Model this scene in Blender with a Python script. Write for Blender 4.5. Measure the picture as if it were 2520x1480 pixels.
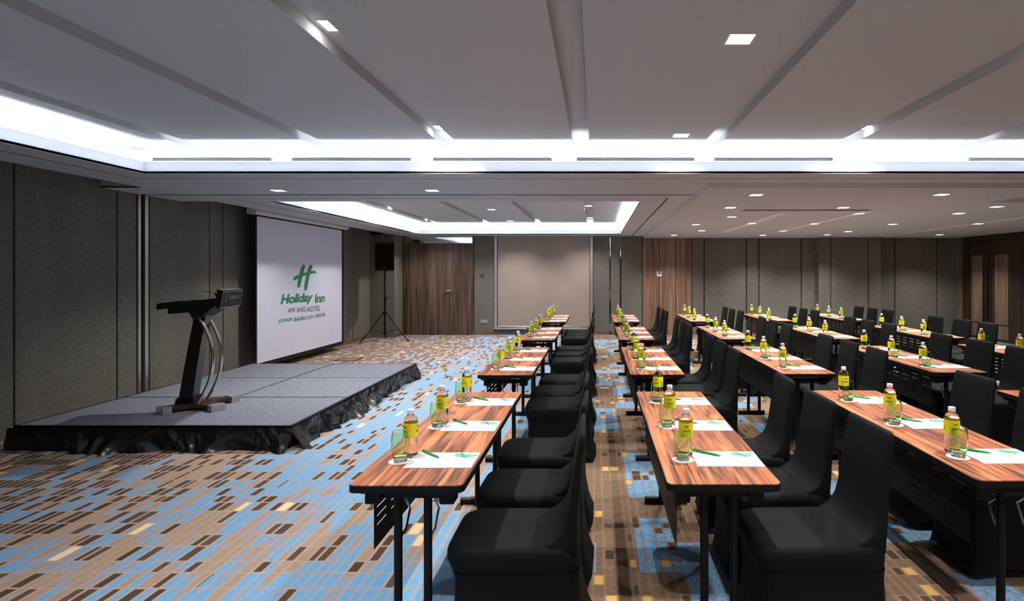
import bpy, math, random
from mathutils import Vector, noise
random.seed(7)
scene = bpy.context.scene
for o in list(bpy.data.objects):
    bpy.data.objects.remove(o)

# ------------------------------------------------------------------ camera, world, exposure
F_PX, VPX, VPY, ZC = 1450.0, 1467.0, 674.0, 1.575      # focal length and vanishing point in photo pixels
cam_data = bpy.data.cameras.new('camera')
cam_data.sensor_fit = 'HORIZONTAL'
cam_data.sensor_width = 36.0
cam_data.lens = 36.0 * F_PX / 2520.0
cam_data.shift_x = (1260.0 - VPX) / 2520.0
cam_data.shift_y = (VPY - 740.0) / 2520.0
cam_data.clip_start = 0.05
cam = bpy.data.objects.new('camera', cam_data)
cam.location = (0, 0, ZC)
cam.rotation_euler = (math.pi / 2, 0, 0)
scene.collection.objects.link(cam)
scene.camera = cam

world = bpy.data.worlds.new('world')
scene.world = world
world.use_nodes = True
world.node_tree.nodes['Background'].inputs[0].default_value = (0, 0, 0, 1)
world.node_tree.nodes['Background'].inputs[1].default_value = 0.0

vs = scene.view_settings
vs.view_transform = 'Standard'
vs.look = 'None'
vs.gamma = 1.0
vs.use_curve_mapping = False
vs.exposure = 0.0

SPOT_W = 215.0          # watts of a downlight's spot
COVE_E = 48.0          # emission of the cove strips

# ------------------------------------------------------------------ geometry helpers
COL = scene.collection

class MB:
    """collects shapes and builds them as one mesh object"""
    def __init__(self):
        self.v = []; self.f = []
    def add(self, vs_, fs_):
        b = len(self.v)
        self.v += [tuple(p) for p in vs_]
        self.f += [tuple(b + i for i in f) for f in fs_]
        return self
    def box(self, x0, x1, y0, y1, z0, z1):
        v = [(x, y, z) for z in (z0, z1) for y in (y0, y1) for x in (x0, x1)]
        return self.add(v, [(0, 2, 3, 1), (4, 5, 7, 6), (0, 1, 5, 4), (2, 6, 7, 3), (0, 4, 6, 2), (1, 3, 7, 5)])
    def bbox(self, x0, x1, y0, y1, z0, z1, b=0.004):
        """box with chamfered vertical and horizontal edges"""
        m = []
        for z, k in ((z0, b), (z0 + b, 0), (z1 - b, 0), (z1, b)):
            m.append([(x0 + k + b * .0, y0 + k, z), (x1 - k, y0 + k, z), (x1 - k, y1 - k, z), (x0 + k, y1 - k, z)])
        return self.loft(m)
    def loft(self, rings, cap=True, closed=True):
        n = len(rings[0]); v = [p for r in rings for p in r]; f = []
        for i in range(len(rings) - 1):
            for j in range(n if closed else n - 1):
                a = i * n + j; b = i * n + (j + 1) % n
                f.append((a, b, b + n, a + n))
        if cap:
            f.append(tuple(reversed(range(n))))
            f.append(tuple(range((len(rings) - 1) * n, len(rings) * n)))
        return self.add(v, f)
    def prism(self, poly, z0, z1):
        return self.loft([[(x, y, z0) for x, y in poly], [(x, y, z1) for x, y in poly]])
    def prism_y(self, poly, y0, y1):
        """poly in (x, z) extruded along y"""
        return self.loft([[(x, y1, z) for x, z in poly], [(x, y0, z) for x, z in poly]])
    def prism_x(self, poly, x0, x1):
        """poly in (y, z) extruded along x"""
        return self.loft([[(x0, y, z) for y, z in poly], [(x1, y, z) for y, z in poly]])
    def lathe(self, prof, n=24, cx=0, cy=0, cz=0, cap=True):
        return self.loft([[(cx + r * math.cos(2 * math.pi * k / n), cy + r * math.sin(2 * math.pi * k / n), cz + z)
                           for k in range(n)] for r, z in prof], cap=cap)
    def tube(self, path, r, n=10, cap=True):
        pts = [Vector(p) for p in path]; rings = []
        rr = r if isinstance(r, (list, tuple)) else [r] * len(pts)
        up = None
        for i, p in enumerate(pts):
            d = (pts[min(i + 1, len(pts) - 1)] - pts[max(i - 1, 0)]).normalized()
            if up is None:
                up = Vector((0, 0, 1)) if abs(d.z) < .9 else Vector((1, 0, 0))
            s = d.cross(up).normalized(); up = s.cross(d).normalized()
            rings.append([tuple(p + s * rr[i] * math.cos(2 * math.pi * k / n) + up * rr[i] * math.sin(2 * math.pi * k / n)) for k in range(n)])
        return self.loft([list(reversed(g)) for g in rings], cap)
    def quad(self, a, b, c, d):
        return self.add([a, b, c, d], [(0, 1, 2, 3)])
    def build(self, name, m, parent=None, smooth=False, loc=None):
        me = bpy.data.meshes.new(name)
        me.from_pydata(self.v, [], self.f)
        me.update()
        if smooth:
            for p in me.polygons: p.use_smooth = True
            if smooth != True:
                me.set_sharp_from_angle(angle=smooth)
        me.materials.append(m)
        o = bpy.data.objects.new(name, me)
        COL.objects.link(o)
        if parent: o.parent = parent
        if loc: o.location = loc
        return o

SM = math.radians(40)

def tag(o, label=None, cat=None, group=None, kind=None):
    if label: o['label'] = label
    if cat: o['category'] = cat
    if group: o['group'] = group
    if kind: o['kind'] = kind
    return o

def empty(name, loc=(0, 0, 0), rz=0.0):
    o = bpy.data.objects.new(name, None)
    o.empty_display_size = .1
    COL.objects.link(o); o.location = loc; o.rotation_euler = (0, 0, rz)
    return o

def copy_tree(o, parent=None):
    c = o.copy(); COL.objects.link(c); c.parent = parent
    for ch in list(o.children): copy_tree(ch, c)
    return c

def superellipse(x0, x1, hw, z, n=28, e=5.0, zf=None):
    cx, hx = (x0 + x1) / 2, (x1 - x0) / 2; out = []
    for k in range(n):
        t = 2 * math.pi * (k + .5) / n; c, s = math.cos(t), math.sin(t)
        px = math.copysign(abs(c) ** (2 / e), c); py = math.copysign(abs(s) ** (2 / e), s)
        zz = z if zf is None else zf(px, py, z)
        out.append((cx + hx * px, hw * py, zz))
    return out

def rounded_rect(x0, x1, y0, y1, r, n=6):
    out = []
    for cx, cy, a in ((x1 - r, y1 - r, 0), (x0 + r, y1 - r, 90), (x0 + r, y0 + r, 180), (x1 - r, y0 + r, 270)):
        for k in range(n + 1):
            t = math.radians(a + 90 * k / n); out.append((cx + r * math.cos(t), cy + r * math.sin(t)))
    return out

def text_mesh(txt, size=1.0, bold=0.0, shear=0.0, space=1.0):
    """flat triangles of a line of lettering, centred, in the xy plane; returns verts, faces"""
    cu = bpy.data.curves.new('lettering', 'FONT')
    cu.body = txt; cu.size = size; cu.offset = bold; cu.shear = shear; cu.space_character = space
    cu.align_x = 'CENTER'; cu.align_y = 'CENTER'; cu.resolution_u = 4
    o = bpy.data.objects.new('lettering', cu); COL.objects.link(o)
    dg = bpy.context.evaluated_depsgraph_get(); dg.update()
    me = bpy.data.meshes.new_from_object(o.evaluated_get(dg))
    vs_ = [tuple(v.co) for v in me.vertices]; fs_ = [tuple(p.vertices) for p in me.polygons]
    bpy.data.objects.remove(o); bpy.data.curves.remove(cu); bpy.data.meshes.remove(me)
    return vs_, fs_

def fit(vs_, w, h):
    """scale centred flat verts into a w x h box"""
    xs = [v[0] for v in vs_]; ys = [v[1] for v in vs_]
    cx, cy = (min(xs) + max(xs)) / 2, (min(ys) + max(ys)) / 2
    sx, sy = w / (max(xs) - min(xs)), h / (max(ys) - min(ys))
    return [((v[0] - cx) * sx, (v[1] - cy) * sy) for v in vs_]

def ribbon(pts, n=10):
    """smooth ribbon of (x, y, halfwidth) control points -> verts, faces (flat)"""
    P = []
    for i in range(len(pts) - 1):
        p0 = pts[max(i - 1, 0)]; p1 = pts[i]; p2 = pts[i + 1]; p3 = pts[min(i + 2, len(pts) - 1)]
        for k in range(n):
            t = k / n
            P.append(tuple(.5 * (2 * b + (c - a) * t + (2 * a - 5 * b + 4 * c - d) * t * t + (-a + 3 * b - 3 * c + d) * t ** 3)
                           for a, b, c, d in zip(p0, p1, p2, p3)))
    P.append(pts[-1]); vs_ = []; fs_ = []
    for i, (x, y, w) in enumerate(P):
        a = P[max(i - 1, 0)]; b = P[min(i + 1, len(P) - 1)]
        dx, dy = b[0] - a[0], b[1] - a[1]; l = math.hypot(dx, dy) or 1
        vs_ += [(x - dy / l * w, y + dx / l * w), (x + dy / l * w, y - dx / l * w)]
        if i: fs_.append((2 * i - 2, 2 * i - 1, 2 * i + 1, 2 * i))
    return vs_, fs_

def emblem(k=1.0):
    """the brush-stroke letter: two leaning stems and a swept bar; unit box, y up"""
    S = [[(497, 578, 12), (482, 615, 15), (466, 680, 14), (455, 738, 13), (452, 768, 9)],
         [(556, 576, 12), (540, 618, 15), (522, 690, 14), (510, 760, 14), (507, 798, 8)],
         [(414, 703, 9), (432, 685, 13), (478, 664, 12), (540, 645, 11), (580, 637, 11), (598, 649, 3)]]
    out = []
    for s in S:
        v, f = ribbon([(x, y, w * k) for x, y, w in s])
        out.append(([((x - 505) / 222.0, -(y - 688) / 222.0) for x, y in v], f))
    return out

# ------------------------------------------------------------------ material helpers
def srgb(r, g, b):
    return tuple(((c / 255) / 12.92 if c / 255 <= .04045 else ((c / 255 + .055) / 1.055) ** 2.4) for c in (r, g, b)) + (1,)

class NT:
    def __init__(self, name):
        self.m = bpy.data.materials.new(name); self.m.use_nodes = True
        self.t = self.m.node_tree
        self.b = self.t.nodes['Principled BSDF']; self.out = self.t.nodes['Material Output']
    def n(self, typ, ins=None, **props):
        nd = self.t.nodes.new(typ)
        for k, v in props.items(): setattr(nd, k, v)
        for k, v in (ins or {}).items(): self.set(nd.inputs[k], v)
        return nd
    def set(self, sock, v):
        if isinstance(v, bpy.types.NodeSocket): self.t.links.new(v, sock)
        else: sock.default_value = v
    def math(self, op, a, b=0.0, clamp=False):
        nd = self.n('ShaderNodeMath', {0: a, 1: b}, operation=op, use_clamp=clamp); return nd.outputs[0]
    def mix(self, f, a, b):
        nd = self.n('ShaderNodeMix', data_type='RGBA'); self.set(nd.inputs[0], f)
        self.set(nd.inputs[6], a); self.set(nd.inputs[7], b); return nd.outputs[2]
    def ss(self, x, lo, hi):
        nd = self.n('ShaderNodeMapRange', {0: x, 1: lo, 2: hi, 3: 0.0, 4: 1.0}, interpolation_type='SMOOTHSTEP'); return nd.outputs[0]
    def coord(self, which='Object'):
        return self.n('ShaderNodeTexCoord').outputs[which]
    def mapping(self, vec, scale=(1, 1, 1), loc=(0, 0, 0)):
        return self.n('ShaderNodeMapping', {0: vec, 1: loc, 3: scale}).outputs[0]
    def noise(self, vec, scale=5.0, detail=2.0, rough=.5, dist=0.0, dims='3D'):
        nd = self.n('ShaderNodeTexNoise', {'Vector': vec, 'Scale': scale, 'Detail': detail, 'Roughness': rough, 'Distortion': dist}, noise_dimensions=dims)
        return nd.outputs[0]
    def bump(self, h, strength=.2, dist=.002):
        nd = self.n('ShaderNodeBump', {'Height': h, 'Strength': strength, 'Distance': dist}); self.set(self.b.inputs['Normal'], nd.outputs[0])
    def base(self, col=None, rough=None, metal=None, **kw):
        if col is not None: self.set(self.b.inputs['Base Color'], col)
        if rough is not None: self.set(self.b.inputs['Roughness'], rough)
        if metal is not None: self.set(self.b.inputs['Metallic'], metal)
        for k, v in kw.items(): self.set(self.b.inputs[k.replace('_', ' ')], v)
        return self.m

def plain(name, col, rough=.5, metal=0.0, **kw):
    t = NT(name)
    c = t.coord(); f = t.noise(c, 40, 2)
    dark = tuple(x * .9 for x in col[:3]) + (1,)
    return t.base(t.mix(f, dark, col), rough, metal, **kw)

def emit(name, col, strength):
    t = NT(name)
    t.base((0, 0, 0, 1), .5)
    t.set(t.b.inputs['Emission Color'], col); t.set(t.b.inputs['Emission Strength'], strength)
    return t.m

def wood(name, cols, along='y', sc=1.0, rough=.4, rnd=True, dist=1.0, coat=0.0):
    t = NT(name); c = t.coord()
    if rnd:
        oi = t.n('ShaderNodeObjectInfo').outputs['Random']
        off = t.n('ShaderNodeCombineXYZ', {0: t.math('MULTIPLY', oi, 37.0), 1: t.math('MULTIPLY', oi, 91.0), 2: 0.0}).outputs[0]
        c = t.n('ShaderNodeVectorMath', {0: c, 1: off}, operation='ADD').outputs[0]
    s1 = {'y': (22, 1.3, 22), 'z': (22, 22, 1.0), 'x': (1.3, 22, 22)}[along]
    s2 = {'y': (95, 3.5, 95), 'z': (95, 95, 2.5), 'x': (3.5, 95, 95)}[along]
    a = t.noise(t.mapping(c, tuple(k * sc for k in s1)), 1.0, 2, .55, dist)
    b = t.noise(t.mapping(c, tuple(k * sc for k in s2)), 1.0, 3, .6, .4)
    v = t.math('ADD', t.math('MULTIPLY', a, .72), t.math('MULTIPLY', b, .30))
    r = t.n('ShaderNodeValToRGB', {0: v}); e = r.color_ramp.elements
    e[0].position, e[0].color = .39, cols[0]; e[1].position, e[1].color = .63, cols[-1]
    for i, cc in enumerate(cols[1:-1]):
        k = e.new(.39 + .24 * (i + 1) / (len(cols) - 1)); k.color = cc
    t.bump(b, .05, .001)
    return t.base(r.outputs[0], rough, 0.0, Coat_Weight=coat)

# ------------------------------------------------------------------ materials
M = {}
M['ceiling'] = plain('ceiling_paint', srgb(198, 201, 203), .9)
M['lip'] = plain('cove_paint', srgb(236, 237, 240), .85)
def acrylic():
    # milky acrylic edging that lets the strip behind it glow through
    t = NT('milky_acrylic'); c = t.coord(); f = t.noise(c, 12, 1)
    col = t.mix(f, (.88, .90, .94, 1), (.92, .94, .97, 1))
    tr = t.n('ShaderNodeBsdfTranslucent', {0: col}); t.base(col, .6)
    mx = t.n('ShaderNodeMixShader', {0: .5, 1: t.b.outputs[0], 2: tr.outputs[0]})
    t.t.links.new(mx.outputs[0], t.out.inputs[0])
    return t.m
M['acrylic'] = acrylic()
M['black_metal'] = plain('black_metal', (.003, .0037, .0037, 1), .45, Specular_IOR_Level=.2)
M['black_plastic'] = plain('black_plastic', (.004, .0045, .0045, 1), .5, Specular_IOR_Level=.2)
M['dark_gap'] = plain('dark_gap', (.006, .006, .006, 1), .9)
M['gloss_black'] = plain('gloss_black', (.008, .009, .009, 1), .2)
M['chrome'] = plain('chrome', (.72, .70, .68, 1), .16, 1.0)
M['alu'] = plain('aluminium', (.62, .62, .64, 1), .35, .85)
M['mirror'] = plain('mirror_trim', (.85, .85, .85, 1), .05, 1.0)
M['white_plastic'] = plain('white_plastic', srgb(225, 225, 228), .45)
M['paper'] = plain('paper', srgb(228, 229, 235), .7)
M['green_ink'] = plain('green_ink', srgb(38, 128, 92), .7)
M['teal_ink'] = plain('teal_ink', srgb(52, 165, 128), .7)
M['pale_ink'] = plain('pale_ink', srgb(180, 218, 222), .7)
M['grey_ink'] = plain('grey_ink', srgb(105, 105, 118), .7)
M['dark_ink'] = plain('dark_ink', srgb(40, 70, 25), .6)
M['pen_green'] = plain('pen_plastic', srgb(28, 150, 62), .3)
M['label_yellow'] = plain('bottle_label', srgb(252, 224, 24), .45)
M['cap_white'] = plain('bottle_cap', srgb(250, 250, 252), .4)
M['screen'] = plain('screen_fabric', srgb(218, 220, 238), .85)
M['led'] = emit('cove_led', (.90, .94, 1.0, 1), COVE_E)
M['lamp'] = emit('downlight_panel', (1.0, .97, .95, 1), 12.0)
M['door_wood'] = wood('walnut_door', [srgb(56, 43, 34), srgb(86, 67, 54), srgb(108, 87, 71)], 'z', .5, .45, False)
M['panel_wood'] = wood('walnut_panel', [srgb(98, 72, 58), srgb(128, 98, 80), srgb(146, 114, 94)], 'z', .6, .45, False)
M['skirting'] = wood('skirting_wood', [srgb(92, 68, 52), srgb(128, 98, 78)], 'x', .6, .5, False)
M['dark_wood'] = wood('dark_door_wood', [srgb(40, 30, 22), srgb(62, 48, 36)], 'z', .7, .5, False)
M['pale_wood'] = wood('pale_door_panel', [srgb(104, 84, 66), srgb(138, 114, 92)], 'z', .7, .5, False)
M['table_wood'] = wood('zebra_laminate', [srgb(86, 42, 24), srgb(138, 76, 45), srgb(174, 101, 60), srgb(198, 127, 80)], 'y', 1.0, .5, True, 1.4, 0.0)
M['lectern_wood'] = wood('lectern_wood', [srgb(30, 18, 14), srgb(66, 40, 30)], 'x', 1.0, .3, False)

def fabric_wall():
    t = NT('woven_wall_fabric'); c = t.coord()
    a = t.noise(t.mapping(c, (260, 260, 14)), 1.0, 2); b = t.noise(t.mapping(c, (18, 18, 300)), 1.0, 2)
    k = t.noise(t.mapping(c, (2.0, 2.0, .35)), 1.0, 2)
    v = t.math('ADD', t.math('MULTIPLY', t.math('ADD', a, b), .42), t.math('MULTIPLY', k, .16))
    t.bump(v, .25, .002)
    return t.base(t.mix(t.ss(v, .34, .66), srgb(80, 78, 71), srgb(126, 122, 112)), .85)
M['fabric'] = fabric_wall()

def blind():
    t = NT('blind_fabric'); c = t.coord()
    k = t.noise(t.mapping(c, (1.2, 1.2, .8)), 1.6, 2, .5, .6)
    t.bump(k, .06, .05)
    return t.base(t.mix(k, srgb(150, 134, 124), srgb(168, 150, 140)), .8)
M['blind'] = blind()

def spandex():
    t = NT('black_stretch_fabric'); c = t.coord()
    n_ = t.noise(c, 900, 1); k = t.noise(c, 7, 2, .5, .4)
    t.bump(k, .25, .02)
    return t.base(t.mix(n_, (.0026, .0038, .0036, 1), (.0052, .0070, .0066, 1)), .65, Specular_IOR_Level=.12)
M['spandex'] = spandex()

def satin():
    t = NT('black_satin'); c = t.coord()
    t.bump(t.noise(t.mapping(c, (9, 9, 3)), 1.5, 2), .3, .02)
    return t.base((.006, .006, .007, 1), .26)
M['satin'] = satin()

def stage_carpet():
    t = NT('stage_carpet'); c = t.coord()
    a = t.noise(c, 260, 2, .7); b = t.noise(c, 24, 2)
    v = t.math('ADD', t.math('MULTIPLY', a, .8), t.math('MULTIPLY', b, .2))
    t.bump(a, .5, .003)
    return t.base(t.mix(t.ss(v, .36, .64), srgb(58, 62, 72), srgb(134, 139, 153)), .95)
M['stage_top'] = stage_carpet()

def glass_mat(name, col, ior, rough=0.0):
    t = NT(name); c = t.coord()
    f = t.noise(c, 30, 1)
    return t.base(t.mix(f, col, tuple(min(1, x * 1.02) for x in col[:3]) + (1,)), rough, 0.0, Transmission_Weight=1.0, IOR=ior)
M['water'] = glass_mat('water_bottle_clear', (.98, .98, .985, 1), 1.22)
M['green_glass'] = glass_mat('green_glass', (.80, .955, .74, 1), 1.25)

def carpet():
    t = NT('patterned_carpet'); c = t.coord()
    sp = t.n('ShaderNodeSeparateXYZ', {0: c}); x, y = sp.outputs[0], sp.outputs[1]
    def vor(w, feat, rnd):
        return t.n('ShaderNodeTexVoronoi', {'W': w, 'Scale': 1.0, 'Randomness': rnd}, voronoi_dimensions='1D', feature=feat)
    RS, CS = 6.4, 17.0
    zb = t.math('GREATER_THAN', x, -.42)
    ry = t.math('MULTIPLY', y, t.math('ADD', RS, t.math('MULTIPLY', zb, 4.0))); cx = t.math('MULTIPLY', x, CS)
    rcol = t.n('ShaderNodeSeparateColor', {0: vor(ry, 'F1', .85).outputs['Color']})
    ccol = t.n('ShaderNodeSeparateColor', {0: vor(cx, 'F1', .65).outputs['Color']})
    rid, cid = rcol.outputs[0], ccol.outputs[0]
    redge = vor(ry, 'DISTANCE_TO_EDGE', .85).outputs['Distance']; cedge = vor(cx, 'DISTANCE_TO_EDGE', .65).outputs['Distance']
    gap_r = t.math('LESS_THAN', redge, .008 * RS); gap_c = t.math('LESS_THAN', cedge, .0085 * CS)
    gap = t.math('MAXIMUM', gap_r, gap_c)
    def cell(sd, k1=311.7, k2=173.3):
        v = t.n('ShaderNodeCombineXYZ', {0: t.math('MULTIPLY', rid, k1), 1: t.math('MULTIPLY', cid, k2), 2: sd}).outputs[0]
        return t.n('ShaderNodeTexWhiteNoise', {'Vector': v}, noise_dimensions='3D').outputs['Value']
    r1, r2, r3 = cell(1.3), cell(5.9), cell(9.1)
    pile = t.noise(c, 420, 2, .7); mott = t.noise(c, 45, 3, .65)
    low = t.noise(t.mapping(c, (.55, .42, 1)), 1.0, 1)
    # blue runs along each woven column, fading softly along its length
    bv = t.n('ShaderNodeCombineXYZ', {0: t.math('MULTIPLY', cid, 90.0), 1: t.math('MULTIPLY', y, 1.15), 2: 0.0}).outputs[0]
    bl = t.noise(bv, 1.0, 1)
    toward = t.ss(x, -4.6, -1.6)                                   # the blue thickens away from the stage
    bshift = t.math('ADD', t.math('MULTIPLY', toward, .17), t.math('MULTIPLY', t.math('SUBTRACT', low, .5), .55))
    blue = t.ss(t.math('ADD', t.math('ADD', bl, bshift), t.math('MULTIPLY', t.math('SUBTRACT', r3, .5), .10)), .50, .64)
    # zone of the aisle and the rows: browner ground with block patches
    blockv = t.n('ShaderNodeCombineXYZ', {0: t.math('FLOOR', t.math('MULTIPLY', x, 4.3)), 1: t.math('FLOOR', t.math('MULTIPLY', y, 2.9)), 2: 2.0}).outputs[0]
    blk = t.n('ShaderNodeTexWhiteNoise', {'Vector': blockv}, noise_dimensions='3D').outputs['Value']
    blueB = t.math('MULTIPLY', t.math('LESS_THAN', blk, .30), t.ss(mott, .30, .52))
    blue = t.math('ADD', t.math('MULTIPLY', blue, t.math('SUBTRACT', 1.0, zb)), t.math('MULTIPLY', blueB, zb))
    beige = t.mix(mott, srgb(132, 110, 92), srgb(182, 156, 134))
    brown = t.mix(mott, srgb(72, 55, 40), srgb(148, 120, 94))
    ground = t.mix(zb, beige, brown)
    col = t.mix(blue, ground, t.mix(mott, srgb(76, 138, 188), srgb(120, 176, 212)))
    far = t.ss(y, 8.0, 12.5)
    pd = t.math('ADD', t.math('ADD', .13, t.math('MULTIPLY', t.ss(t.math('MULTIPLY', x, -1.0), 1.7, 4.2), .40)), t.math('MULTIPLY', far, .16))
    pd = t.math('MULTIPLY', pd, t.math('SUBTRACT', 1.0, t.math('MULTIPLY', zb, .45)))
    dark = t.math('LESS_THAN', r1, pd)
    col = t.mix(dark, col, t.mix(t.math('ADD', t.math('MULTIPLY', r3, .6), t.math('MULTIPLY', pile, .4)), srgb(44, 32, 22), srgb(92, 74, 56)))
    pc = t.math('ADD', .014, t.math('MULTIPLY', zb, .028))
    cream = t.math('LESS_THAN', r2, pc)
    col = t.mix(cream, col, t.mix(zb, srgb(236, 208, 158), srgb(214, 170, 98)))
    gcol = t.mix(zb, srgb(182, 150, 132), srgb(146, 112, 88))
    col = t.mix(t.math('MULTIPLY', gap, t.math('ADD', .62, t.math('MULTIPLY', dark, .38))), col, gcol)
    col = t.mix(t.math('MULTIPLY', pile, .28), col, t.mix(.5, col, (0, 0, 0, 1)))
    t.bump(pile, .4, .004)
    return t.base(col, .95)
M['carpet'] = carpet()

# ------------------------------------------------------------------ room shell
XL, XR, YB, YR = -5.58, 9.30, 15.20, -3.60             # left wall, right wall, blind wall, wall behind the camera
ZS, ZD, ZH, ZG = 2.545, 2.497, 2.84, 2.913             # soffit, dropped ceiling, coffer ceiling, groove top
POCK = -5.12                                           # soffit edge of the pocket along the left wall
C1 = (-4.37, 5.37, -2.90, 5.69)                        # front coffer x0 x1 y0 y1
C2 = (-4.37, .60, 7.90, 14.65)                         # rear coffer
DROP = (1.18, 6.28)                                    # left and near edge of the dropped ceiling
CW = .31                                               # cove width

fl = MB().box(XL - .3, XR + .3, YR - .3, YB + .5, -.10, 0).build('floor', M['carpet'])
tag(fl, 'patterned woven carpet in beige, blue and brown dashes', kind='structure')

ceil = tag(empty('ceiling'), 'white plasterboard ceiling with two lit coffers and a lower right part', kind='structure')

def soffit(x0, x1, y0, y1, z0=ZS, t=.015):
    MB().box(x0, x1, y0, y1, z0, z0 + t).build('soffit_panel', M['ceiling'], ceil)
# soffit round the front coffer
soffit(POCK, C1[0], YR, 6.63)
soffit(C1[1], XR, YR, 6.30)
soffit(C1[0], C1[1], YR, C1[2])
soffit(C1[0], C1[1], C1[3], DROP[1])
soffit(C1[0], DROP[0], DROP[1], 7.205)
soffit(POCK, C1[0], 6.63, 7.205); soffit(XL, POCK, 6.63, 7.205)
# slot of the folding-partition track
MB().box(XL, DROP[0], 7.205, 7.295, ZS + .012, ZS + .03).build('partition_track', M['dark_gap'], ceil)
soffit(XL, C2[0], 7.295, 7.90); soffit(C2[0], DROP[0], 7.295, C2[2])
soffit(POCK, C2[0], C2[2], YB); soffit(C2[1], DROP[0], C2[2], YB); soffit(C2[0], C2[1], C2[3], YB)
# pocket tops and edges beside the left wall
for y0, y1 in ((YR, 6.63), (7.90, YB)):
    m = MB().box(XL, POCK, y0, y1, ZH, ZH + .02).box(POCK, POCK + .012, y0, y1, ZS, ZH)
    m.box(XL, POCK, y0 - .012, y0, ZS, ZH).box(XL, POCK, y1, y1 + .012, ZS, ZH)
    m.build('wall_pocket', M['ceiling'], ceil)
# dropped ceiling
B_ = .05       # splayed edge of the dropped part
m = MB().box(DROP[0] + B_, XR, DROP[1] + B_, YB + .1, ZD, ZD + .015)
m.add([(DROP[0], DROP[1], ZS), (XR, DROP[1], ZS), (XR, DROP[1] + B_, ZD), (DROP[0] + B_, DROP[1] + B_, ZD)], [(0, 1, 2, 3)])
m.add([(DROP[0], YB, ZS), (DROP[0], DROP[1], ZS), (DROP[0] + B_, DROP[1] + B_, ZD), (DROP[0] + B_, YB, ZD)], [(0, 1, 2, 3)])
m.build('dropped_panel', M['ceiling'], ceil)

GROOVES = [-3.98 + 1.277 * k for k in range(8)]
GW = .083
def coffer(c, name):
    x0, x1, y0, y1 = c; a0, a1, b0, b1 = x0 - CW, x1 + CW, y0 - CW, y1 + CW
    # ceiling planks with recessed grooves between, each plank one piece
    gs = [g for g in GROOVES if a0 + .1 < g < a1 - .1]
    edges = [a0] + [e for g in gs for e in (g - GW, g + GW)] + [a1]
    for i in range(0, len(edges), 2):
        MB().box(edges[i], edges[i + 1], b0, b1, ZH, ZG + .02).build('ceiling_plank', M['ceiling'], ceil)
    for g in gs:
        MB().box(g - GW, g + GW, b0, b1, ZG, ZG + .02).build('groove_strip', M['ceiling'], ceil)
    # upstand lip round the opening
    L = .028
    m = MB()
    m.box(x0 - L, x0, y0 - L, y1 + L, ZS - .002, ZS + .111).box(x1, x1 + L, y0 - L, y1 + L, ZS - .002, ZS + .111)
    m.box(x0, x1, y0 - L, y0, ZS - .002, ZS + .111).box(x0, x1, y1, y1 + L, ZS - .002, ZS + .111)
    m.build('cove_lip', M['acrylic'], ceil)
    # outer cove walls and ledge
    m = MB()
    m.box(a0 - .02, a0, b0, b1, ZS, ZG + .02).box(a1, a1 + .02, b0, b1, ZS, ZG + .02)
    m.box(a0, a1, b0 - .02, b0, ZS, ZG + .02).box(a0, a1, b1, b1 + .02, ZS, ZG + .02)
    m.box(a0, x0, b0, b1, ZS + .016, ZS + .02).box(x1, a1, b0, b1, ZS + .016, ZS + .02)
    m.box(x0, x1, b0, y0, ZS + .016, ZS + .02).box(x0, x1, y1, b1, ZS + .016, ZS + .02)
    m.build('cove_wall', M['lip'], ceil)
    # LED strips lying on the ledge
    z0, z1 = ZS + .02, ZS + .032
    sides = {'along the left side': (x0 - .12, x0 - .095, y0, y1), 'along the right side': (x1 + .095, x1 + .12, y0, y1),
             'along the near side': (x0, x1, y0 - .12, y0 - .095), 'along the far side': (x0, x1, y1 + .095, y1 + .12)}
    for k, (u0, u1, v0, v1) in sides.items():
        o = MB().box(u0, u1, v0, v1, z0, z1).build('cove_light_strip', M['led'])
        tag(o, 'white LED strip hidden behind the lip of the %s coffer, %s' % (name, k), 'light strip', 'LED strips in the ceiling coves')
coffer(C1, 'front'); coffer(C2, 'rear')

# walls -------------------------------------------------------------
def wall_root(name, label, m):
    return tag(m.build(name, M['dark_gap']), label, kind='structure')

wl = wall_root('wall_left', 'dark grey woven fabric panel wall behind the stage and the screen', MB().box(XL - .25, XL - .016, YR, YB + .3, 0, ZH))
def yl(px_): return -XL * F_PX / (VPX - px_)
joints = [YR, -2.2, -.9, .6, 2.4, 4.2, yl(35), yl(288), 7.16]
def lpanels(js, z0=0.0):
    for a, b in zip(js[:-1], js[1:]):
        MB().bbox(XL - .02, XL, a + .011, b - .011, z0, ZH, .004).build('wall_panel', M['fabric'], wl)
lpanels(joints)
lpanels([7.36, yl(516), yl(549), 10.6, 11.8, yl(855), yl(870), 14.55])
for a, b in ((7.175, 7.215), (7.285, 7.335)):
    MB().bbox(XL - .03, XL + .006, a, b, 0, ZS, .003).build('partition_profile', M['alu'], wl)
for p in (855, 870):
    y = yl(p); MB().box(XL - .01, XL + .003, y - .006, y + .006, .1, ZS).build('metal_strip', M['mirror'], wl)
MB().bbox(XL, -4.98, 14.55, YB, 0, ZS, .004).build('pillar', M['fabric'], wl)
b_ = tag(MB().bbox(XL, XL + .014, 9.1, 14.55, 0, .095, .003).build('baseboard_left', M['skirting']), kind='structure')
tag(MB().bbox(-4.98, -4.966, 14.55, YB, 0, .095, .003).build('baseboard_pillar', M['skirting']), kind='structure')

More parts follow.
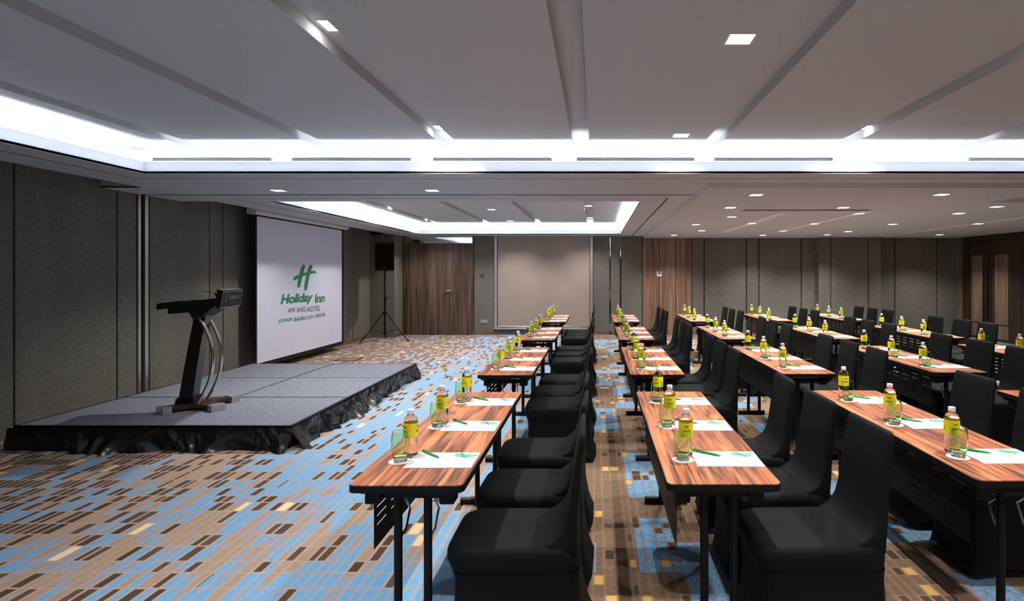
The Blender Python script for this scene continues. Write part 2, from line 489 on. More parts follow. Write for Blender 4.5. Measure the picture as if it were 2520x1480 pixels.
wb = wall_root('wall_back', 'far wall of grey fabric panels with the window blind and wooden door', MB().box(XL - .25, XR + .25, YB + .02, YB + .3, 0, ZH))
def xb(px_, d=YB): return (px_ - VPX) * d / F_PX
def zb_(py_, d=YB): return ZC - (py_ - VPY) * d / F_PX
def bpanel(a, b, mat='fabric', z0=.0, z1=ZS + .02, y=YB, name='wall_panel', par=None):
    return MB().bbox(xb(a) + .008, xb(b) - .008, y, YB + .025, z0, z1, .004).build(name, M[mat], par or wb)
bpanel(1166, 1216); bpanel(1217, 1459, 'fabric', 0, .19)
bpanel(1459.5, 1500.5); bpanel(1502.5, 1526); bpanel(1528.5, 1580.5)
bpanel(1581, 1621.8, 'panel_wood'); bpanel(1622, 1662.8, 'panel_wood'); bpanel(1663, 1702.5, 'panel_wood')
for a, b in ((1703, 1732.5), (1733.5, 1836.5), (1837.5, 1867), (1868, 1971.5), (1972.5, 2006), (2165, 2201.5), (2202.5, 2305), (2306, 2356)):
    bpanel(a, b)
YP = YB - .27
def xp(px_): return (px_ - VPX) * YP / F_PX
for a, b in ((2014, 2044), (2045, 2136.5), (2137.5, 2169)):
    MB().bbox(xp(a) + .008, xp(b) - .008, YP, YB + .02, 0, ZS, .004).build('pillar_panel', M['fabric'], wb)
for p in (1501.5, 1527.2):
    yy = YB
    x = (p - VPX) * yy / F_PX
    MB().box(x - .008, x + .008, yy - .003, yy + .01, .1, ZS).build('metal_strip', M['mirror' if p < 1600 else 'alu'], wb)
def bboard(a, b, n): tag(MB().bbox(xb(a), xb(b), YB - .014, YB, 0, .095, .003).build('baseboard_' + n, M['skirting']), kind='structure')
bboard(1166, 1500, 'back'); bboard(1503, 1580, 'back_middle'); bboard(1703, 2006, 'back_right')

# door in the far wall: two unequal leaves under a mirrored transom
d1 = tag(empty('door_1', (0, 0, 0)), 'dark walnut double door with unequal leaves and a lever handle', kind='structure')
zt = zb_(600)
for a, b, n in ((1001, 1113.6, 'door_leaf'), (1114.4, 1162.5, 'door_leaf')):
    lf = MB().bbox(xb(a), xb(b), YB - .01, YB + .02, .008, zt - .012, .003).build(n, M['door_wood'], d1)
m = MB().box(xb(994), xb(1000.4), YB - .03, YB + .03, 0, ZS).box(xb(1163), xb(1166), YB - .03, YB + .03, 0, ZS)
m.box(xb(1000.4), xb(1163), YB - .03, YB + .03, zt - .01, zt + .01).build('door_frame', M['door_wood'], d1)
MB().box(xb(1000.4), xb(1163), YB - .002, YB + .02, zt + .01, ZS).build('transom_mirror', M['mirror'], d1)
hx, hz = xb(1110), zb_(716)
m = MB().tube([(hx, YB - .01, hz), (hx, YB - .055, hz), (hx - .05, YB - .06, hz + .005), (hx - .13, YB - .058, hz + .005)], .011, 10)
m.build('door_handle', M['chrome'], d1, SM)
MB().tube([(hx, YB - .012, hz), (hx, YB - .02, hz)], .027, 16).tube([(hx, YB - .012, hz - .085), (hx, YB - .022, hz - .085)], .022, 16).build('lock_plate', M['chrome'], d1, SM)

# window with a drawn roller blind
w1 = tag(empty('window_1'), 'wide window with an aluminium frame covered by a drawn taupe roller blind', kind='structure')
x0, x1 = xb(1217), xb(1459)
m = MB().bbox(x0, x0 + .07, YB - .05, YB + .02, .18, ZS, .004).bbox(x1 - .07, x1, YB - .05, YB + .02, .18, ZS, .004)
m.bbox(x0, x1, YB - .06, YB + .02, .145, .185, .004)
m.build('window_frame', M['alu'], w1)
def blind_mesh():
    m = MB(); nx, nz = 40, 28; a, b, z0, z1 = x0 + .085, x1 - .085, .215, ZS; vs_ = []
    for j in range(nz + 1):
        for i in range(nx + 1):
            u, w = i / nx, j / nz
            yy = YB - .03 + .010 * math.sin(5 * u + 2.2 * w) * (1 - w) + .008 * math.sin(11 * (u - .5) + 4 * w) * (1 - w) ** 2
            vs_.append((a + (b - a) * u, yy, z0 + (z1 - z0) * w))
    fs_ = [(j * (nx + 1) + i, j * (nx + 1) + i + 1, (j + 1) * (nx + 1) + i + 1, (j + 1) * (nx + 1) + i) for j in range(nz) for i in range(nx)]
    return m.add(vs_, fs_)
bl_o = blind_mesh().build('roller_blind', M['blind'], w1, True)
MB().tube([(x0 + .085, YB - .03, .213), (x1 - .085, YB - .03, .213)], .013, 10).build('bottom_bar', M['alu'], w1, SM)

# right wall with a recessed double door
wr = wall_root('wall_right', 'dark wooden side wall with a recessed double door', MB().box(XR + .05, XR + .3, YR, YB + .3, 0, ZH))
def yr(px_): return XR * F_PX / (px_ - VPX)
def rpanel(a, b, mat, x=XR, z0=0.0, z1=ZS, name='wall_panel'):
    return MB().bbox(x, XR + .06, a, b, z0, z1, .004).build(name, M[mat], wr)
rpanel(yr(2366), YB, 'pale_wood')
ydoor0, ydoor1 = yr(2486), yr(2382)
js = [yr(2488), yr(2513), 11.9, 10.9, 9.6, 8.0, 6.4, 4.6, 2.8, 1.0, -1.0, YR]
for a, b in zip(js[:-1], js[1:]): rpanel(b + .006, a - .006, 'dark_wood')
rpanel(ydoor1, yr(2366), 'dark_wood', XR + .04)
d2 = tag(empty('door_2'), 'dark wooden double door with pale panels and long black pull handles', kind='structure')
zd = 2.36; ym = (ydoor0 + ydoor1) / 2
m = MB().box(XR, XR + .05, ydoor0 - .03, ydoor0 + .02, 0, ZS).box(XR, XR + .05, ydoor1 - .02, ydoor1 + .03, 0, ZS).box(XR, XR + .05, ydoor0 + .02, ydoor1 - .02, zd + .01, ZS)
m.build('door_frame', M['dark_wood'], d2)
for a, b, s in ((ydoor0 + .025, ym - .004, 1), (ym + .004, ydoor1 - .025, -1)):
    lf = MB().bbox(XR + .02, XR + .048, a, b, .01, zd, .003).build('door_leaf', M['dark_wood'], d2)
    p0, p1 = (a + .05, b - .22) if s > 0 else (a + .22, b - .10)
    MB().bbox(XR + .012, XR + .022, p0, p1, .40, 2.02, .003).build('door_panel', M['pale_wood'], lf)
    MB().bbox(XR + .014, XR + .022, p0, p1, .06, .37, .003).build('kick_panel', M['pale_wood'], lf)
    hy = b - .07 if s > 0 else a + .07
    MB().tube([(XR - .05, hy, .42), (XR - .05, hy, 1.68)], .016, 12).tube([(XR - .05, hy, .60), (XR + .02, hy, .60)], .009, 8).tube(
        [(XR - .05, hy, 1.50), (XR + .02, hy, 1.50)], .009, 8).build('pull_handle', M['black_metal'], lf, SM)
wn = wall_root('wall_near', 'wall behind the viewer', MB().box(XL - .25, XR + .25, YR - .25, YR - .02, 0, ZH))
for k in range(12):
    a = XL + k * 1.24
    MB().bbox(a + .008, a + 1.232, YR - .025, YR, 0, ZH, .004).build('wall_panel', M['fabric'], wn)

# ------------------------------------------------------------------ downlights
def make_downlight(z, s=.066):
    r = empty('downlight', (0, 0, z))
    m = MB()
    for x0, x1, y0, y1 in ((-s - .012, s + .012, -s - .012, -s), (-s - .012, s + .012, s, s + .012), (-s - .012, -s, -s, s), (s, s + .012, -s, s)):
        m.box(x0, x1, y0, y1, -.004, 0)
    m.build('trim_ring', M['white_plastic'], r)
    MB().box(-s, s, -s, s, -.002, 0).build('light_panel', M['lamp'], r)
    ld = bpy.data.lights.new('downlight_beam', 'SPOT')
    ld.energy = SPOT_W; ld.spot_size = math.radians(122); ld.spot_blend = .75; ld.shadow_soft_size = .035; ld.color = (1.0, .965, .925)
    lo = bpy.data.objects.new('downlight_beam', ld); COL.objects.link(lo); lo.parent = r; lo.location = (0, 0, -.012)
    return r
protoDL = make_downlight(ZH); used = [False]
def downlight(x, y, z, label, group):
    r = protoDL if not used[0] else copy_tree(protoDL)
    used[0] = True
    r.location = (x, y, z)
    return tag(r, label, 'downlight', group)
ORD = ('first', 'second', 'third', 'fourth', 'fifth', 'sixth', 'seventh')
for k, y in enumerate((5.38, 3.17, .75, -1.7)):  # last two rows are out of view, added to light the room
    for x, g in ((-1.405, 'third'), (2.43, 'sixth')):
        downlight(x, y, ZG, 'square downlight in %s front coffer groove from stage wall, %s from slot diffusers' % (g, ORD[k]), 'downlights in the front coffer grooves')
    downlight(.775, y, ZH, 'square downlight in a flat front coffer plank, %s from slot diffusers' % ORD[k], 'downlights in the front coffer planks')
for x, g in ((-3.70, 'above the stage'), (-1.91, 'beside the stage')):
    downlight(x, 6.86, ZS, 'square downlight in the soffit between the two coffers, ' + g, 'downlights in the soffit between the coffers')
for k, y in enumerate((14.1, 11.6, 9.1)):  # hidden last row added for lighting; a wall scallop suggests its screen-side lamp
    for x, g in ((-3.98, 'first'), (-.15, 'fourth')):
        downlight(x, y, ZG, 'square downlight in %s rear coffer groove from screen wall, %s from blind wall' % (g, ORD[k]), 'downlights in the rear coffer grooves')
    downlight(-2.06, y, ZH, 'square downlight in a flat rear coffer plank, %s from blind wall' % ORD[k], 'downlights in the rear coffer planks')
LINES = (('beside the ceiling step', ((1.86, 14.07), (2.26, 12.6), (1.87, 11.05), (2.2, 9.55), (1.87, 8.2), (1.87, 6.89))),
         ('around the dark linear grille', ((3.98, 14.07), (3.44, 8.2), (4.02, 6.86))),
         ('between the fifth column and grille', ((5.45, 13.9), (5.5, 12.86), (5.52, 10.96), (5.54, 9.0), (5.51, 8.1))),
         ('before the pale-panelled double door', ((8.1, 13.9),)))
for g, pts in LINES:
    for k, (x, y) in enumerate(pts):
        downlight(x, y, ZD, 'square downlight in lower ceiling %s, %s from blind wall' % (g, ORD[k]), 'downlights in the lower ceiling')
# lights set into surface strips of the lower ceiling
for x, y0, y1, ys in ((2.83, 8.9, 13.1, (10.7,)), (4.0, 8.62, 13.3, (8.97, 10.8, 12.6)), (7.0, 8.62, 13.3, (10.8,))):
    o = MB().bbox(x - .075, x + .075, y0, y1, ZD - .006, ZD, .002).build('ceiling_strip', M['lip'], ceil)
    for k, y in enumerate(reversed(ys)):
        downlight(x, y, ZD - .006, 'square downlight in the %s long strip of the lower ceiling, %s from blind wall' % ('first' if x < 3 else 'second' if x < 5 else 'third', ORD[k]), 'downlights in the lower ceiling strips')

# slot diffusers on the rear cove wall, linear grille and return grille in the lower ceiling
yc = C1[3] + CW
for k, (a, b) in enumerate(((-4.51, -3.30), (-3.095, -1.88), (-1.66, -.45), (-.20, 1.0), (1.2, 2.41), (3.79, 5.0))):
    r = tag(empty('slot_diffuser', (a, yc, 2.738)), 'thin dark slot diffuser in the lit front coffer, %s from stage wall' % ORD[k], 'air diffuser', 'slot diffusers in the front coffer')
    w = b - a
    MB().box(0, w, -.006, 0, -.013, .013).build('slot_opening', M['dark_gap'], r)
    MB().box(0, w, -.012, -.001, -.016, -.011).box(0, w, -.012, -.001, .011, .016).box(0, .006, -.012, -.001, -.011, .011).box(w - .006, w, -.012, -.001, -.011, .011).build('slot_frame', M['alu'], r)
    MB().box(.006, w - .006, -.010, -.002, -.002, .002).build('slot_blade', M['alu'], r)
r = tag(empty('linear_grille', (3.04, 8.52, ZD)), 'long dark linear air grille in the lower ceiling', 'air grille')
MB().box(-.91, .91, -.06, .06, -.003, 0).build('grille_opening', M['dark_gap'], r)
MB().box(-.93, .93, -.075, -.06, -.006, 0).box(-.93, .93, .06, .075, -.006, 0).box(-.93, -.91, -.06, .06, -.006, 0).box(.91, .93, -.06, .06, -.006, 0).build('grille_frame', M['ceiling'], r)
r = tag(empty('return_grille', (5.42, 7.22, ZD)), 'square return air grille with many thin blades in the lower ceiling', 'air grille')
MB().box(-.31, .31, -.31, .31, -.003, 0).build('grille_opening', M['dark_gap'], r)
MB().box(-.34, .34, -.34, -.31, -.008, 0).box(-.34, .34, .31, .34, -.008, 0).box(-.34, -.31, -.31, .31, -.008, 0).box(.31, .34, -.31, .31, -.008, 0).build('grille_frame', M['ceiling'], r)
for k in range(14):
    x = -.29 + k * .0446
    MB().box(x, x + .012, -.31, .31, -.007, -.003).build('grille_blade', M['ceiling'], r)

# ------------------------------------------------------------------ wall fittings
r = tag(empty('thermostat', (xb(1622), YB, zb_(675))), 'white square thermostat with a dark display on the wooden panel', 'thermostat')
MB().bbox(-.062, .062, -.018, 0, -.062, .062, .004).build('housing', M['white_plastic'], r)
MB().box(-.03, .035, -.0195, -.018, .005, .042).build('display', M['black_plastic'], r)
r = tag(empty('wall_sensor', (xb(1187), YB, zb_(678))), 'small dark grey square wall plate between door and blind', 'wall plate')
MB().bbox(-.05, .05, -.014, 0, -.05, .05, .006).build('plate', plain('grey_plastic', srgb(84, 82, 78), .5), r)
MB().bbox(-.036, .036, -.018, -.013, -.036, .036, .003).build('cover', plain('grey_plastic_cover', srgb(72, 70, 67), .5), r)
r = tag(empty('wall_socket', (xb(1192), YB, zb_(792))), 'light grey double wall socket low on the wall beside the blind', 'socket')
MB().bbox(-.09, .09, -.01, 0, -.046, .046, .003).build('plate', M['alu'], r)
for s in (-1, 1):
    MB().bbox(s * .045 - .038, s * .045 + .038, -.014, -.009, -.038, .038, .003).build('insert', plain('socket_grey', srgb(150, 150, 152), .5), r)
r = tag(empty('floor_box', (-4.53, 10.8, 0)), 'black framed floor power box in the carpet before the screen', 'floor box')
MB().box(-.2, .2, -.2, -.17, 0, .006).box(-.2, .2, .17, .2, 0, .006).box(-.2, -.17, -.17, .17, 0, .006).box(.17, .2, -.17, .17, 0, .006).build('frame', M['black_metal'], r)
MB().box(-.17, .17, -.17, .17, 0, .003).build('lid', M['carpet'], r)

# ------------------------------------------------------------------ projection screen
XS = -5.30
sy0, sy1, sz0, sz1 = 9.21, 12.28, .165, 2.475
r = tag(empty('projection_screen', (XS, (sy0 + sy1) / 2, 0)), 'white projection screen with a green hotel logo hanging before the panelled wall', 'screen')
hw = (sy1 - sy0) / 2
MB().box(-.003, 0, -hw, hw, sz0, sz1).build('screen_cloth', M['screen'], r)
MB().box(-.003, .001, -hw - .035, -hw, sz0 - .03, sz1 + .03).box(-.003, .001, hw, hw + .085, sz0 - .03, sz1 + .03).box(-.003, .001, -hw, hw, sz1, sz1 + .05).box(-.003, .001, -hw, hw, sz0 - .03, sz0).build('black_border', M['black_plastic'], r)
MB().tube([(-.002, -hw - .05, sz0 - .045), (-.002, hw + .05, sz0 - .045)], .018, 12).build('bottom_bar', M['black_metal'], r, SM)
cs = MB().prism_y([(-.07, 2.50), (.06, 2.50), (.085, 2.53), (.085, 2.60), (-.07, 2.60)], -hw - .16, hw + .16).build('casing', M['white_plastic'], r)
def ys_(px_): return -XS * F_PX / (VPX - px_)
def scr_text(txt, pa, pb, ya, yb, mat, name, bold=0.0, shear=0.0, space=1.0):
    """lettering between photo columns pa..pb, heights from rows ya..yb at the middle column"""
    a, b = ys_(pa), ys_(pb); d = ys_((pa + pb) / 2); z0, z1 = zb_(yb, d), zb_(ya, d)
    v, f = text_mesh(txt, 1.0, bold, shear, space); v = fit(v, b - a, z1 - z0)
    yc_, zc_ = (a + b) / 2 - (sy0 + sy1) / 2, (z0 + z1) / 2
    MB().add([(.003, yc_ + x, zc_ + z) for x, z in v], f).build(name, M[mat], r)
a, b = ys_(722), ys_(778); z0, z1 = 1.265, 1.735
for k, (v, f) in enumerate(emblem()):
    MB().add([(.003 + .0004 * k, (a + b) / 2 - (sy0 + sy1) / 2 + x * (b - a) / .84, (z0 + z1) / 2 + z * (z1 - z0)) for x, z in v], f).build('logo_stroke', M['green_ink'], r)
scr_text('Holiday', 690, 770, 722.5, 752.5, 'green_ink', 'logo_lettering', .035, .22, .95)
scr_text('Inn', 774.5, 799, 723.5, 745, 'green_ink', 'logo_lettering', .03, .1, .95)
for w_, a_, b_, y0_, y1_ in (('AN', 708, 725, 757.5, 769.5), ('IHG', 731, 751, 756, 768.5), ('HOTEL', 756, 788, 753.5, 767)):
    scr_text(w_, a_, b_, y0_, y1_, 'grey_ink', 'logo_lettering', .018, 0, 1.1)
for w_, a_, b_, y0_, y1_ in (('JOHOR', 685, 720, 784, 794.5), ('BAHRU', 724, 753, 780, 789.5), ('CITY', 756, 772, 777, 785.5), ('CENTRE', 775, 800, 772, 780.5)):
    scr_text(w_, a_, b_, y0_, y1_, 'green_ink', 'logo_lettering', .022, 0, 1.08)

# ------------------------------------------------------------------ stage
SX0, SX1, SY0, SY1, SZ = -5.22, -2.74, 5.29, 8.95, .211
st = tag(empty('stage', ((SX0 + SX1) / 2, (SY0 + SY1) / 2, 0)), 'low stage platform of six grey carpeted squares with black satin skirt', 'stage')
ox, oy = st.location.x, st.location.y
pw, pl = (SX1 - SX0) / 2, (SY1 - SY0) / 3
for i in range(2):
    for j in range(3):
        a, b = SX0 + i * pw - ox, SY0 + j * pl - oy
        MB().bbox(a + .018, a + pw - .018, b + .018, b + pl - .018, SZ - .03, SZ, .003).build('stage_panel', M['stage_top'], st)
hx, hy = (SX1 - SX0) / 2, (SY1 - SY0) / 2
m = MB().box(-hx + .02, hx - .02, -hy + .02, hy - .02, .0, SZ - .032)
m.build('stage_frame', M['dark_gap'], st)
m = MB()
for a, b, c, d in ((-hx - .006, hx + .006, -hy - .006, -hy + .006), (-hx - .006, hx + .006, hy - .006, hy + .006), (-hx - .006, -hx + .006, -hy, hy), (hx - .006, hx + .006, -hy, hy)):
    m.box(a, b, c, d, SZ - .035, SZ)
m.build('edge_trim', M['black_metal'], st)
def skirt(p0, p1, nrm, seed, puddles):
    """gathered satin hanging from the edge and spreading on the carpet"""
    rnd = random.Random(seed); m = MB(); L = math.hypot(p1[0] - p0[0], p1[1] - p0[1]); n = int(L / .014); nz = 10; vs_ = []
    nz = 14; n = int(L / .009); o_ = seed * 31.7
    for j in range(nz + 1):
        w = j / nz
        for i in range(n + 1):
            u = i / n; s = u * L
            wv = noise.noise((s * 2.2, w * .8, o_)) * .16
            fold = 1 - abs(noise.noise((s * 4.6 + wv * 6, w * .9, o_ + 5))) * 2.2
            fine = 1 - abs(noise.noise((s * 15 + wv * 10, w * 2.4, o_ + 9))) * 2.0
            amp = .35 + 1.3 * max(0, noise.noise((s * 1.1, 3.3, o_)) + .25)
            pud = sum(h * math.exp(-((s - c - sk * w) / wd) ** 2) for c, wd, h, sk in puddles)
            off = .010 + amp * (.012 + .10 * w) * max(0, fold) * .8 + .006 * (.3 + w) * fine + .02 * w + pud * w ** 1.5
            z = max(.003, (SZ - .018) * (1 - w) + .03 * w * (1 - w) * fine)
            if j == nz: z = .003
            vs_.append((p0[0] + (p1[0] - p0[0]) * u + nrm[0] * off, p0[1] + (p1[1] - p0[1]) * u + nrm[1] * off, z))
    fs_ = [(j * (n + 1) + i, (j + 1) * (n + 1) + i, (j + 1) * (n + 1) + i + 1, j * (n + 1) + i + 1) for j in range(nz) for i in range(n)]
    m.add(vs_, fs_).build('satin_skirt', M['satin'], st, True)
skirt((-hx - .05, -hy), (hx + .02, -hy), (0, -1), 3, [(.62, .10, .10, .10), (1.05, .12, .13, -.10), (1.60, .05, .02, .1), (1.93, .08, .09, -.10), (2.46, .09, .10, .04)])
skirt((hx, -hy - .02), (hx, hy), (1, 0), 5, [(.06, .08, .08, .0), (.7, .06, .05, .05), (1.3, .07, .05, -.05), (2.2, .08, .06, .05), (3.5, .08, .03, .02)])
skirt((hx, hy), (-hx, hy), (0, 1), 6, [(.5, .1, .05, .0)])

# ------------------------------------------------------------------ lectern on the stage
lec = tag(empty('lectern', (-4.05, 6.02, SZ), math.radians(14)), 'dark wooden lectern with chrome tubes and a sign plate, standing on the stage', 'lectern')
# four-armed base with concave sides: speaker side is -x, audience side is +x
def star():
    pts = []
    seq = [((-.27, -.17), (-.19, -.27)), ((.19, -.27), (.27, -.17)), ((.27, .17), (.19, .27)), ((-.19, .27), (-.27, .17))]
    for i, (p, q) in enumerate(seq):
        pts += [p, q]
        nx_ = seq[(i + 1) % 4][0]
        for k in range(1, 8):
            t = k / 8; mx, my = q[0] + (nx_[0] - q[0]) * t, q[1] + (nx_[1] - q[1]) * t
            pull = math.sin(math.pi * t) * .42
            pts.append((mx * (1 - pull * (.2 if i % 2 == 0 else 1)), my * (1 - pull * (1 if i % 2 == 0 else .2))))
    return pts
MB().prism(star(), .022, .058).build('base', M['lectern_wood'], lec)
for sx, sy in ((-1, -1), (1, -1), (1, 1), (-1, 1)):
    a = math.atan2(sy * .235, sx * .235); c, s = math.cos(a), math.sin(a); cx_, cy_ = sx * .235, sy * .225
    q = [(cx_ + c * u - s * v, cy_ + s * u + c * v) for u, v in ((-.05, -.068), (.03, -.068), (.03, .068), (-.05, .068))]
    MB().prism(q, 0, .064).build('metal_foot', M['alu'], lec)
# leaning column
def slab(z, xc, hx_, hy_): return [(xc - hx_, -hy_, z), (xc + hx_, -hy_, z), (xc + hx_, hy_, z), (xc - hx_, hy_, z)]
MB().loft([slab(.055, -.10, .085, .11), slab(.12, -.095, .07, .10)]).build('column_foot', M['black_plastic'], lec)
MB().loft([slab(.11, -.095, .06, .09), slab(.62, -.02, .055, .085), slab(1.03, .045, .05, .08)]).build('column', M['gloss_black'], lec)
for sy in (-1, 1):
    pts = []
    for k in range(25):
        t = k / 24; z = .055 + t * (1.035 - .055)
        x = .02 + .619 * t - .684 * t * t
        pts.append((x, sy * (.125 - .02 * t), z))
    MB().tube(pts, .0165, 12).build('chrome_tube', M['chrome'], lec, SM)
# reading desk sloping down to the speaker
def dz(x): return 1.005 + .075 * (x + .35) / .60
def deskprof(o0, o1): return [(-.28, dz(-.28) + o0), (.26, dz(.26) + o0), (.26, dz(.26) + o1), (-.28, dz(-.28) + o1)]
MB().prism_y(deskprof(0, .045), -.25, .25).build('desk_top', M['black_plastic'], lec)
MB().prism_y([(-.20, dz(-.20) - .055), (-.02, dz(-.02) - .065), (.02, dz(.0) - .14), (.09, dz(.09) - .12), (.22, dz(.22) - .03), (.22, dz(.22)), (-.20, dz(-.20))], -.21, .21).build('desk_box', M['black_plastic'], lec)
MB().prism_y([(-.28, dz(-.28) + .045), (-.06, dz(-.06) + .045), (-.06, dz(-.06) + .06), (-.28, dz(-.28) + .06)], -.24, .10).build('book_rest', M['black_plastic'], lec)
sg = empty('sign_plate', (.275, 0, dz(.26) + .03)); sg.parent = lec
bd = MB().prism_y([(-.03, -.085), (.005, -.095), (.035, .085), (-.02, .10)], -.29, .29).build('sign_body', M['black_plastic'], sg)
bpy.data.objects.remove(sg)
bd.name = 'sign_plate'; bd.parent = lec; bd.location = (.275, 0, dz(.26) + .03)
def on_sign(v, k=0.0):
    # sign face runs from (.005,-.095) to (.035,.085)
    return [(.020 + .030 / .18 * z + .0015 + k, x, z - .005) for x, z in v]
m = MB()
for y0, y1, z0, z1 in ((-.288, .288, -.086, -.080), (-.288, .288, .072, .078), (-.288, -.282, -.08, .072), (.282, .288, -.08, .072)):
    m.add(on_sign([(y0, z0), (y1, z0), (y1, z1), (y0, z1)]), [(0, 1, 2, 3)])
m.build('sign_edging', M['alu'], bd)
gs_ = plain('sign_green', srgb(52, 150, 92), .5)
for txt, w, h, yc_, zc_, bo, sh in (('Holiday Inn', .30, .065, .05, .012, .03, .2), ('JOHOR BAHRU CITY CENTRE', .30, .014, .05, -.042, 0, 0)):
    v, f = text_mesh(txt, 1.0, bo, sh)
    MB().add(on_sign([(x + yc_, z + zc_) for x, z in fit(v, w, h)]), f).build('sign_lettering', gs_, bd)
for v, f in emblem():
    MB().add(on_sign([(x * .09 - .17, z * .10 + .012) for x, z in v]), f).build('sign_emblem', gs_, bd)
MB().tube([(.20, -.12, dz(.2) + .045), (.18, -.12, dz(.2) + .10)], .008, 8).tube([(.18, -.12, dz(.2) + .10), (.06, -.12, dz(.2) + .115)], .003, 6).build('microphone_stub', M['black_metal'], lec, SM)

# ------------------------------------------------------------------ loudspeaker on a tripod stand
SPX, SPY = -4.93, 13.75
sd = tag(empty('speaker_stand', (SPX, SPY, 0)), 'black tripod speaker stand on the carpet before the fabric pillar', 'stand')
MB().tube([(0, 0, .16), (0, 0, 1.0)], .022, 12).tube([(0, 0, .95), (0, 0, 1.64)], .017, 12).build('pole', M['black_metal'], sd, SM)
MB().lathe([(.034, .62), (.034, .70)], 14).build('collar', M['black_plastic'], sd, SM)
MB().lathe([(.03, .96), (.03, 1.03)], 14).tube([(.03, 0, 1.0), (.075, 0, 1.0)], .012, 8).build('clamp_knob', M['black_plastic'], sd, SM)
for k in range(3):
    a = math.radians(-12 + 120 * k); c, s = math.cos(a), math.sin(a)
    lg = MB().tube([(.03 * c, .03 * s, .68), (.30 * c, .30 * s, .34), (.60 * c, .60 * s, .018)], .014, 8).build('leg', M['black_metal'], sd, SM)
    MB().tube([(.575 * c, .575 * s, .045), (.615 * c, .615 * s, .017)], .017, 8).build('rubber_foot', M['black_plastic'], lg, SM)
    MB().tube([(.02 * c, .02 * s, .18), (.34 * c, .34 * s, .30)], .008, 6).build('brace', M['black_metal'], sd, SM)
sp_ = tag(empty('loudspeaker', (SPX, SPY, 1.64), math.radians(18)), 'black loudspeaker cabinet mounted on the tripod stand', 'speaker')
body = [(-.21, -.20), (.21, -.20), (.16, .17), (-.16, .17)]
MB().loft([[(x * .97, y, 0) for x, y in body], [(x, y, .03) for x, y in body], [(x, y, .63) for x, y in body], [(x * .97, y, .66) for x, y in body]]).build('cabinet', M['black_plastic'], sp_)
MB().bbox(-.19, .19, -.212, -.198, .05, .61, .005).build('front_grille', plain('speaker_grille', (.003, .003, .003, 1), .8, Specular_IOR_Level=.1), sp_)
MB().box(-.035, .035, -.2135, -.212, .07, .085).build('badge', plain('badge_grey', srgb(60, 60, 60), .4), sp_)

# ------------------------------------------------------------------ training tables
TW, TL, TZ = .456, 1.83, .745
def make_table():
    r = empty('training_table')
    MB().prism(rounded_rect(-TW / 2 + .003, TW / 2 - .003, -TL / 2 + .003, TL / 2 - .003, .03), TZ - .004, TZ).build('tabletop', M['table_wood'], r)
    MB().prism(rounded_rect(-TW / 2, TW / 2, -TL / 2, TL / 2, .033), TZ - .030, TZ - .0035).build('edge_band', M['black_plastic'], r)
    for s in (-1, 1):
        MB().bbox(s * .185 - .012, s * .185 + .012, -TL / 2 + .06, TL / 2 - .06, TZ - .056, TZ - .030, .003).build('rail', M['black_metal'], r)
    # modesty panel with rows of slots on the front side
    X = -TW / 2 + .055; y0, y1, z0, z1 = -TL / 2 + .14, TL / 2 - .14, .43, TZ - .03
    ns, nr = 9, 5
    ys = [y0]; flags = [0]
    pitch = (y1 - y0) / ns
    for k in range(ns):
        a = y0 + k * pitch + pitch * .17; b = y0 + (k + 1) * pitch - pitch * .17
        ys += [a, b]; flags += [1, 0]
    ys.append(y1)
    zs = [z0]; zfl = [0]
    for k in range(nr):
        a = z0 + .085 + k * .037; zs += [a, a + .008]; zfl += [1, 0]
    zs.append(z1)
    m = MB()
    for i in range(len(ys) - 1):
        for j in range(len(zs) - 1):
            if flags[i] and zfl[j]: continue
            m.quad((X, ys[i], zs[j]), (X, ys[i], zs[j + 1]), (X, ys[i + 1], zs[j + 1]), (X, ys[i + 1], zs[j]))
            m.quad((X + .002, ys[i], zs[j]), (X + .002, ys[i + 1], zs[j]), (X + .002, ys[i + 1], zs[j + 1]), (X + .002, ys[i], zs[j + 1]))
    m.build('modesty_panel', M['black_metal'], r)
    for s in (-1, 1):
        ye = s * (TL / 2 - .11)
        MB().bbox(-.16, .16, ye - .016, ye + .016, TZ - .086, TZ - .054, .004).build('crossbar', M['black_metal'], r)
        for lx in (-.062, .060):
            MB().tube([(lx, ye, .035), (lx, ye, TZ - .07)], .017, 14).build('leg', M['black_metal'], r, SM)
            MB().tube([(lx + .022, ye - s * .012, TZ - .09), (lx + .018, ye - s * .10, TZ - .17), (lx + .014, ye - s * .055, TZ - .24), (lx + .01, ye - s * .018, TZ - .25)], .0045, 8).build('lock_wire', M['chrome'], r, SM)
        MB().tube([(-.175, ye, .024), (-.17, ye, .024), (-.169, ye, .024), (.109, ye, .024), (.11, ye, .024), (.115, ye, .024)], [.024, .024, .022, .022, .024, .024], 14).build('foot_bar', M['black_metal'], r, SM)
        for hx_ in (.115, -.185):
            MB().bbox(hx_, hx_ + .06, ye - .035, ye + .035, TZ - .105, TZ - .03, .006).build('hinge_block', M['black_plastic'], r)
        MB().prism_x([(s * (TL / 2 - .02), TZ - .03), (s * (TL / 2 - .07), TZ - .055), (s * (TL / 2 - .09), TZ - .055), (s * (TL / 2 - .09), TZ - .03)], -.205, -.165).build('corner_block', M['black_plastic'], r)
    return r

